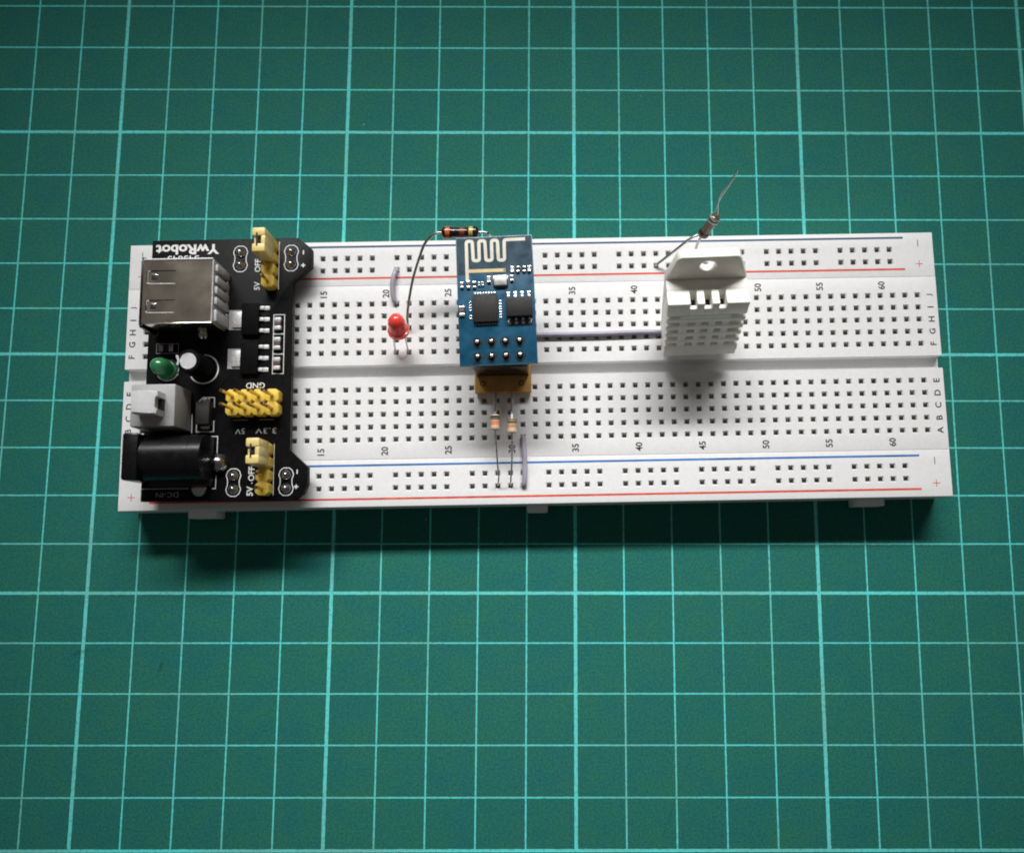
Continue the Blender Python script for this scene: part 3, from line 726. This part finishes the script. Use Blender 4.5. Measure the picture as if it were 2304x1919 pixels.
# ------------------------------------------------------------------ blue wireless module
EZ = 13.0
es = thing('wireless_module', 'small blue circuit board with zigzag antenna trace and two black chips', 'circuit board', (-6.73, 10.26, EZ), math.radians(1.7))
eb = part('module_board', G().box(-7.25, 7.25, -12.42, 12.42, 0, 1.0, bev=0.06), 'pcb_blue', es, 30)
part('antenna_area', G().box(-7.1, 7.1, 5.0, 12.25, 0.9, 1.008), 'pcb_blue2', eb, None)
part('bare_patch', G().box(-4.6, -1.9, 3.5, 5.2, 0.9, 1.014), 'pcb_blue', eb, None)
ant = [(-5.3, 4.0), (-5.25, 11.6), (-4.12, 11.6), (-4.05, 7.75), (-2.9, 7.75), (-2.86, 11.6), (-1.72, 11.6), (-1.66, 7.7), (-0.5, 7.7), (-0.48, 11.6), (0.66, 11.6), (0.7, 7.65), (1.86, 7.65), (1.92, 11.6), (5.9, 11.62)]
def roundcorners(p, r=0.35):
    P = [Vector(q) for q in p]; o = [P[0]]
    for a, b, c in zip(P, P[1:], P[2:]):
        u, v = (a - b).normalized(), (c - b).normalized()
        o += [b + u * r, b + (u + v) * r * 0.29, b + v * r]
    return [(q.x, q.y) for q in o + [P[-1]]]
part('antenna_trace', G().strip(roundcorners(ant), 0.62, 1.0, 1.03), 'antenna', eb, None)
part('feed_trace', G().strip([(-5.0, 5.75), (1.6, 5.68), (1.95, 5.68)], 0.66, 1.0, 1.026), 'antenna2', eb, None)
part('via', G().rev([(0.16, 1.03), (0.16, 1.04), (0, 1.04)], 12, Matrix.Translation((1.72, 5.68, 0)), cap=False), 'ink', eb)
part('processor_chip', G().box(-4.4, 0.2, -4.35, 0.75, 1.0, 1.85, bev=0.05), 'chip', es)
fc = bpy.data.objects.new('memory_chip', None); col.objects.link(fc); fc.parent = es
part('chip_body', G().box(1.85, 6.7, -3.75, -0.15, 1.15, 2.6, bev=0.12), 'chip', fc)
for k in range(4):
    x = 2.3 + k * 1.29
    for s in (1, -1):
        g = G()
        if s > 0: g.box(x - 0.24, x + 0.24, -0.2, 0.5, 1.55, 1.8, bev=0.05); g.box(x - 0.3, x + 0.3, 0.35, 1.35, 1.01, 1.25, bev=0.08)
        else: g.box(x - 0.22, x + 0.22, -4.35, -3.7, 1.55, 1.8, bev=0.05); g.box(x - 0.3, x + 0.3, -4.95, -4.2, 1.01, 1.2, bev=0.08)
        part('lead', g, 'tin', fc)
for k in range(8):
    x = -3.95 + k * 0.52
    part('solder_pad', G().box(x - 0.16, x + 0.16, 0.98, 1.5, 1.0, 1.18 + random.uniform(0, 0.08), bev=0.07), 'tin', eb)
    part('solder_pad', G().box(x - 0.12, x + 0.12, -4.75, -4.4, 1.0, 1.12, bev=0.05), 'tin', eb)
for k in range(7):
    y = -0.35 - k * 0.52
    part('solder_pad', G().box(0.42, 0.95, y - 0.14, y + 0.14, 1.0, 1.14 + random.uniform(0, 0.08), bev=0.06), 'tin', eb)
    if k != 4: part('solder_pad', G().box(-5.15, -4.7, y - 0.12, y + 0.12, 1.0, 1.14, bev=0.05), 'tin', eb)
cr = part('crystal', G().box(-0.25, 2.15, 2.55, 4.45, 1.05, 1.85, bev=0.12), 'crystal', es)
part('crystal_base', G().box(-0.45, 2.35, 2.45, 4.55, 1.0, 1.3, bev=0.05), 'solder', cr)
idm = lambda v: v
for (x, y, wx, wy, bd, vert) in ((-6.35, 3.0, 0.55, 0.95, 'r_grey', True), (-5.15, 3.05, 0.6, 1.3, 'r_grey', True), (-4.02, 2.95, 0.6, 1.1, 'chip', True),
        (-1.25, 3.85, 0.6, 1.05, 'r_beige', True), (3.05, 3.95, 0.55, 1.0, 'r_grey', True), (3.25, 5.6, 0.6, 0.95, 'silk', True),
        (4.3, 5.6, 0.55, 0.9, 'chip', True), (5.5, 5.6, 0.55, 0.9, 'chip', True), (6.45, 5.6, 0.55, 0.95, 'silk', True), (-6.5, -2.05, 0.95, 1.75, 'r_grey', True),
        (-3.1, 3.1, 0.3, 0.55, 'chip', True), (-2.45, 3.1, 0.3, 0.55, 'chip', True)):
    chip2(x, y, wx, wy, 0.4, bd, 'tin', es, vert, 1.0, idm, idm, 0.0, 'chip_component')
for k in range(4):
    x = -3.87 + k * 2.63
    for y in (-8.15, -10.9):
        part('solder_joint', G().rev([(0.62, 1.0), (0.6, 1.08), (0.45, 1.35), (0.36, 1.6)], 18, Matrix.Translation((x, y, 0)), cap=False), 'pcb_dark', es, 60)
        part('pin', G().box(x - 0.28, x + 0.28, y - 0.28, y + 0.28, -3.0, 2.05, bev=0.1), 'tin', es)
        part('pad_mask', G().rev([(1.05, 1.0), (1.05, 1.015), (0, 1.015)], 18, Matrix.Translation((x, y, 0)), cap=False), 'pcb_dark', es)
part('board_edge', G().box(-5.6, 6.3, -12.47, -12.3, 0.45, 0.985, bev=0.04), 'fr4', eb)
part('pin_spacer', G().box(-5.1, 5.2, -12.1, -7.0, -2.55, 0.0, bev=0.1), 'black_plastic', es)

# ------------------------------------------------------------------ humidity sensor
tilt = math.radians(20.0)
SR = Matrix(((1, 0, 0, 0), (0, math.cos(tilt), math.sin(tilt), 0), (0, -math.sin(tilt), math.cos(tilt), 0), (0, 0, 0, 1))) @ Matrix.Rotation(math.radians(-2.0), 4, 'Y')
SR = Matrix.Rotation(math.radians(0.0), 4, 'Z') @ SR
dh = thing('humidity_sensor', 'white plastic sensor box with slotted grille and mounting tab, leaning back', 'sensor', (32.75, 1.35, 3.5), rot=SR)
def taper(g, z1=17.0):
    for v in g.bm.verts: v.co.x *= 0.945 + 0.06 * min(1, max(0, v.co.z / z1))
    return g
def spart(name, boxes, material='sensor', bev=0.18, par=None):
    g = G()
    for b in boxes: g.box(*b, bev=min(bev, 0.3 * min(b[1] - b[0], b[3] - b[2], b[5] - b[4])))
    return part(name, taper(g), material, par or dh)
W = 7.45
spart('inner_body', [(-6.65, 6.65, 0.55, 5.7, 0.1, 11.6)])
spart('base_band', [(-W, W, 0, 5.75, 0, 3.6)])
for za, zb in ((4.5, 5.75), (6.75, 8.0), (9.0, 10.3), (11.3, 12.55)):
    spart('grille_bar', [(-W, W, 0.0, 0.95, za, zb)])
    for s in (-1, 1): spart('side_bar', [(*sorted((s * 6.6, s * W)), 0.9, 5.72, za, zb)])
for xa, xb in ((-4.95, -3.3), (-1.85, -0.65), (0.65, 1.95), (3.2, 4.6)):
    spart('grille_rib', [(xa, xb, 0.04, 0.9, 3.3, 13.5)], bev=0.1)
spart('grille_panel', [(-4.9, 4.5, 0.02, 0.9, 12.55, 13.5)], bev=0.05)
spart('top_cap', [(-W, W, 3.1, 5.75, 13.4, 17.0), (-W, -3.25, 0, 3.3, 13.4, 17.0), (3.25, W, 0, 3.3, 13.4, 17.0)], bev=0.25)
spart('top_rib', [(-2.05, -0.65, 0, 3.3, 13.5, 17.0)], bev=0.2); spart('top_rib', [(0.65, 2.05, 0, 3.3, 13.5, 17.0)], bev=0.2)
spart('slot_ledge', [(-3.3, 3.3, 0.05, 0.95, 13.4, 15.4)], bev=0.1)
spart('shaded_sensing_element', [(-3.3, 3.3, 0.95, 3.15, 11.5, 14.1)], 'element', 0.05)  # element raised and darkened so the slots look deeply shaded
# back plate with mounting tab and screw hole
bm = bmesh.new()
ol = [(-7.4, 0), (7.4, 0), (7.5, 16.9), (6.6, 19.6), (5.8, 22.2), (5.4, 22.85), (4.9, 23.1), (-4.9, 23.1), (-5.4, 22.85), (-5.8, 22.2), (-6.6, 19.6), (-7.5, 16.9)]
def loop(pts):
    vs = [bm.verts.new((x * (0.945 if z < 1 else 1.0), 5.72, z)) for x, z in pts]
    return [bm.edges.new((vs[k], vs[(k + 1) % len(vs)])) for k in range(len(vs))]
ed = loop(ol) + loop([(1.55 * math.cos(k * math.pi / 12), 20.3 + 1.55 * math.sin(k * math.pi / 12)) for k in range(24)])
bmesh.ops.triangle_fill(bm, use_beauty=True, use_dissolve=False, edges=ed)
r = bmesh.ops.extrude_face_region(bm, geom=bm.faces[:])
bmesh.ops.translate(bm, vec=(0, 2.0, 0), verts=[v for v in r['geom'] if isinstance(v, bmesh.types.BMVert)])
bmesh.ops.recalc_face_normals(bm, faces=bm.faces[:])
sharp = [e for e in bm.edges if len(e.link_faces) == 2 and e.calc_face_angle() > 1.2]
bmesh.ops.bevel(bm, geom=sharp, offset=0.22, segments=2, affect='EDGES', profile=0.5)
part('mounting_tab', bm, 'sensor', dh, 35)
for k in range(4):
    x = -3.81 + k * 2.54
    part('pin', G().box(x - 0.25, x + 0.25, 3.0, 3.5, -6.5, 0.1), 'tin', dh, None)

# ------------------------------------------------------------------ red LED
lt = math.radians(24)
LR = Matrix.Rotation(-lt, 4, 'X')
le = thing('red_led', 'red round LED leaning back on two wire legs', 'LED', (-26.67, 3.81, 0))
g = G().rev([(0, 0), (1.95, 0), (2.1, 0.1), (2.1, 0.85), (1.82, 0.95), (1.76, 1.2), (1.7, 3.0), (1.55, 3.7), (1.2, 4.35), (0.7, 4.75), (0, 4.9)], 28, Matrix.Translation((0.15, 2.85, 5.2)) @ LR)
part('lens', g, 'red_led', le, 50)
for s in (-1, 1):
    part('leg', G().tube(spline([(s * 1.27, 0, -3), (s * 1.27, 0.05, 0.3), (s * 1.22, 1.3, 2.8), (s * 1.0 + 0.1, 2.9, 5.4)], 5), 0.17, 8), 'lead', le)

# ------------------------------------------------------------------ jumper wires
def wire(label, pts, org):
    t = thing('jumper_wire', label, 'wire', org, group='lavender jumper wires')
    P = [Vector(p) - Vector(org) for p in pts]
    part('insulation', G().tube(spline(P, 8), 0.5, 12), 'wire', t, 60)
    for e, q in ((P[0], P[1]), (P[-1], P[-2])):
        part('bare_end', G().tube([e + (e - q).normalized() * 0.0, Vector((e.x, e.y, e.z - 0.5)), Vector((e.x, e.y, e.z - 3.2))], 0.27, 8), 'lead', t)
wire('short lavender wire arching from upper rail, beside the red LED', [(-27.94, 21.16, 0.1), (-28.05, 20.6, 0.8), (-28.45, 19.0, 1.15), (-28.6, 16.7, 1.1), (-28.35, 14.7, 0.75), (-27.94, 13.97, 0.1)], (-27.94, 21.16, 0))
wire('long lavender wire running from blue board to white sensor', [(-10.16, 6.35, 0.1), (-9.3, 6.5, 0.6), (1.0, 6.78, 0.62), (13.0, 6.82, 0.64), (24.4, 7.02, 0.64), (25.3, 6.5, 0.1)], (-10.16, 6.35, 0))
wire('short straight lavender wire crossing the lower blue stripe, right of the beige resistors', [(-2.54, -13.97, 0.1), (-2.37, -14.4, 0.7), (-2.25, -17.0, 0.85), (-2.2, -20.5, 0.85), (-2.32, -23.1, 0.7), (-2.54, -23.67, 0.1)], (-2.54, -13.97, 0))

# ------------------------------------------------------------------ resistors
def resistor(label, p0, p1, r, body, bands, lead0, lead1, org, rl=0.27, bulge=1.18, tall=False):
    t = thing('resistor', label, 'resistor', org)
    o = Vector(org); p0, p1 = Vector(p0) - o, Vector(p1) - o
    Ln = (p1 - p0).length; mx = aim(p0, p1)
    def rad(u):      # dog bone outline
        e = min(u, 1 - u)
        k = math.sqrt(max(0.0, 1 - max(0.0, (0.11 - e) / 0.11) ** 2))
        sh = bulge if 0.07 <= e <= 0.24 else (bulge if e < 0.07 else max(1.0, bulge - (e - 0.24) * 4))
        return r * sh * (0.35 + 0.65 * k)
    us_ = [0, 0.03, 0.06, 0.1, 0.15, 0.2, 0.24, 0.29, 0.35, 0.5, 0.65, 0.71, 0.76, 0.8, 0.85, 0.9, 0.94, 0.97, 1]
    bd = part('resistor_body', G().rev([(rad(u), u * Ln) for u in us_], 22, mx), body, t, 60)
    for (ua, ub, mt_) in bands:
        part('colour_band', G().rev([(rad(ua + (ub - ua) * k / 6) + 0.02, (ua + (ub - ua) * k / 6) * Ln) for k in range(7)], 22, mx, cap=False), mt_, bd, 60)
    for e, ld in ((p0, lead0), (p1, lead1)):
        inner = e + (p1 - p0).normalized() * (0.3 if e is p0 else -0.3)
        path = spline([inner] + [Vector(q) - o for q in ld], 8)
        rads = [(0.08 if q.z > 14.6 else 0.08 + (rl - 0.08) * min(1, (14.6 - q.z) / 4)) if (e is p1 and tall) else (rl if e is p0 or bulge > 1.15 else 0.17) for q in path]
        part('lead', G().tube(path, rads, 9), 'tin_flat' if (e is p0 and bulge < 1.15) else 'lead', t, 60)  # small resistors: paler upper lead has its bright shine painted in
resistor('dark brown resistor with orange and gold bands, raised behind the blue board', (-17.25, 24.2, 12.2), (-10.0, 24.0, 12.6), 0.98, 'r_brown',
         [(0.12, 0.24, 'r_orange'), (0.50, 0.63, 'r_rust'), (0.74, 0.85, 'r_gold')],
         [(-18.2, 24.2, 12.2), (-19.4, 23.6, 11.7), (-20.7, 22.6, 10.6), (-22.1, 20.3, 8.6), (-23.5, 17.4, 6.4), (-24.6, 13.9, 4.4), (-25.3, 10.6, 2.6), (-25.4, 9.1, 0.8), (-25.4, 8.89, -3)],
         [(-9.0, 24.0, 12.6), (-8.2, 23.85, 12.2), (-7.75, 23.75, 10.5), (-7.62, 23.73, 6), (-7.62, 23.73, -3)], (-25.4, 8.89, 0))
resistor('grey brown resistor with black and silver bands, sticking up behind the white sensor', (33.45, 24.1, 8.5), (35.35, 26.1, 13.6), 0.95, 'r_grey',
         [(0.14, 0.27, 'r_brown'), (0.70, 0.76, 'ink'), (0.765, 0.84, 'r_silver'), (0.845, 0.90, 'ink'), (0.905, 0.975, 'r_silver')],
         [(33.1, 23.7, 7.7), (32.75, 22.7, 5.6), (32.8, 19.5, 3.2), (33.02, 15.2, 1.2), (33.02, 13.97, -3)],
         [(35.5, 26.2, 14.5), (35.28, 27.18, 16.5), (35.41, 28.29, 18.5), (36.39, 29.23, 20.5), (37.46, 30.55, 22.5), (37.72, 30.7, 22.4), (36.75, 29.45, 19.5), (35.75, 28.4, 16.0), (35.1, 26.7, 12.0), (34.5, 25.9, 9.3), (33.3, 25.0, 7.4), (31.4, 24.2, 6.9), (28.4, 22.7, 3.6), (26.2, 21.6, 1.3), (25.4, 21.16, 0.2), (25.4, 21.16, -3)], (25.4, 21.16, 0), tall=True)
resistor('small beige resistor with salmon band, left of the pair below blue board', (-7.66, -10.2, 6.1), (-7.69, -13.35, 5.9), 0.84, 'r_beige',
         [(0.10, 0.2, 'r_brown'), (0.22, 0.33, 'ink'), (0.42, 0.66, 'r_pink')],
         [(-7.66, -9.7, 6.0), (-7.68, -8.2, 5.0), (-7.72, -6.4, 2.9), (-7.75, -4.7, 0.35), (-7.7, -4.2, -0.1)], [(-7.69, -13.9, 5.8), (-7.5, -16.5, 5.3), (-7.42, -19.2, 4.2), (-7.3, -21.9, 2.2), (-7.55, -23.4, 0.4), (-7.62, -23.67, -2.5)], (-7.62, -13, 0), rl=0.28, bulge=1.1)
resistor('small beige resistor with ochre band, right of the pair below blue board', (-4.39, -11.0, 6.1), (-4.42, -14.0, 5.9), 0.84, 'r_beige',
         [(0.06, 0.14, 'r_brown'), (0.2, 0.34, 'ink'), (0.42, 0.58, 'r_ochre')],
         [(-4.4, -10.5, 6.0), (-4.42, -8.5, 4.9), (-4.5, -6.4, 2.7), (-4.6, -4.7, 0.35), (-4.6, -4.2, -0.1)], [(-4.42, -14.5, 5.8), (-4.5, -17.0, 5.2), (-4.6, -19.4, 4.0), (-4.9, -21.9, 2.1), (-5.05, -23.4, 0.4), (-5.08, -23.67, -2.5)], (-5.08, -13, 0), rl=0.28, bulge=1.1)
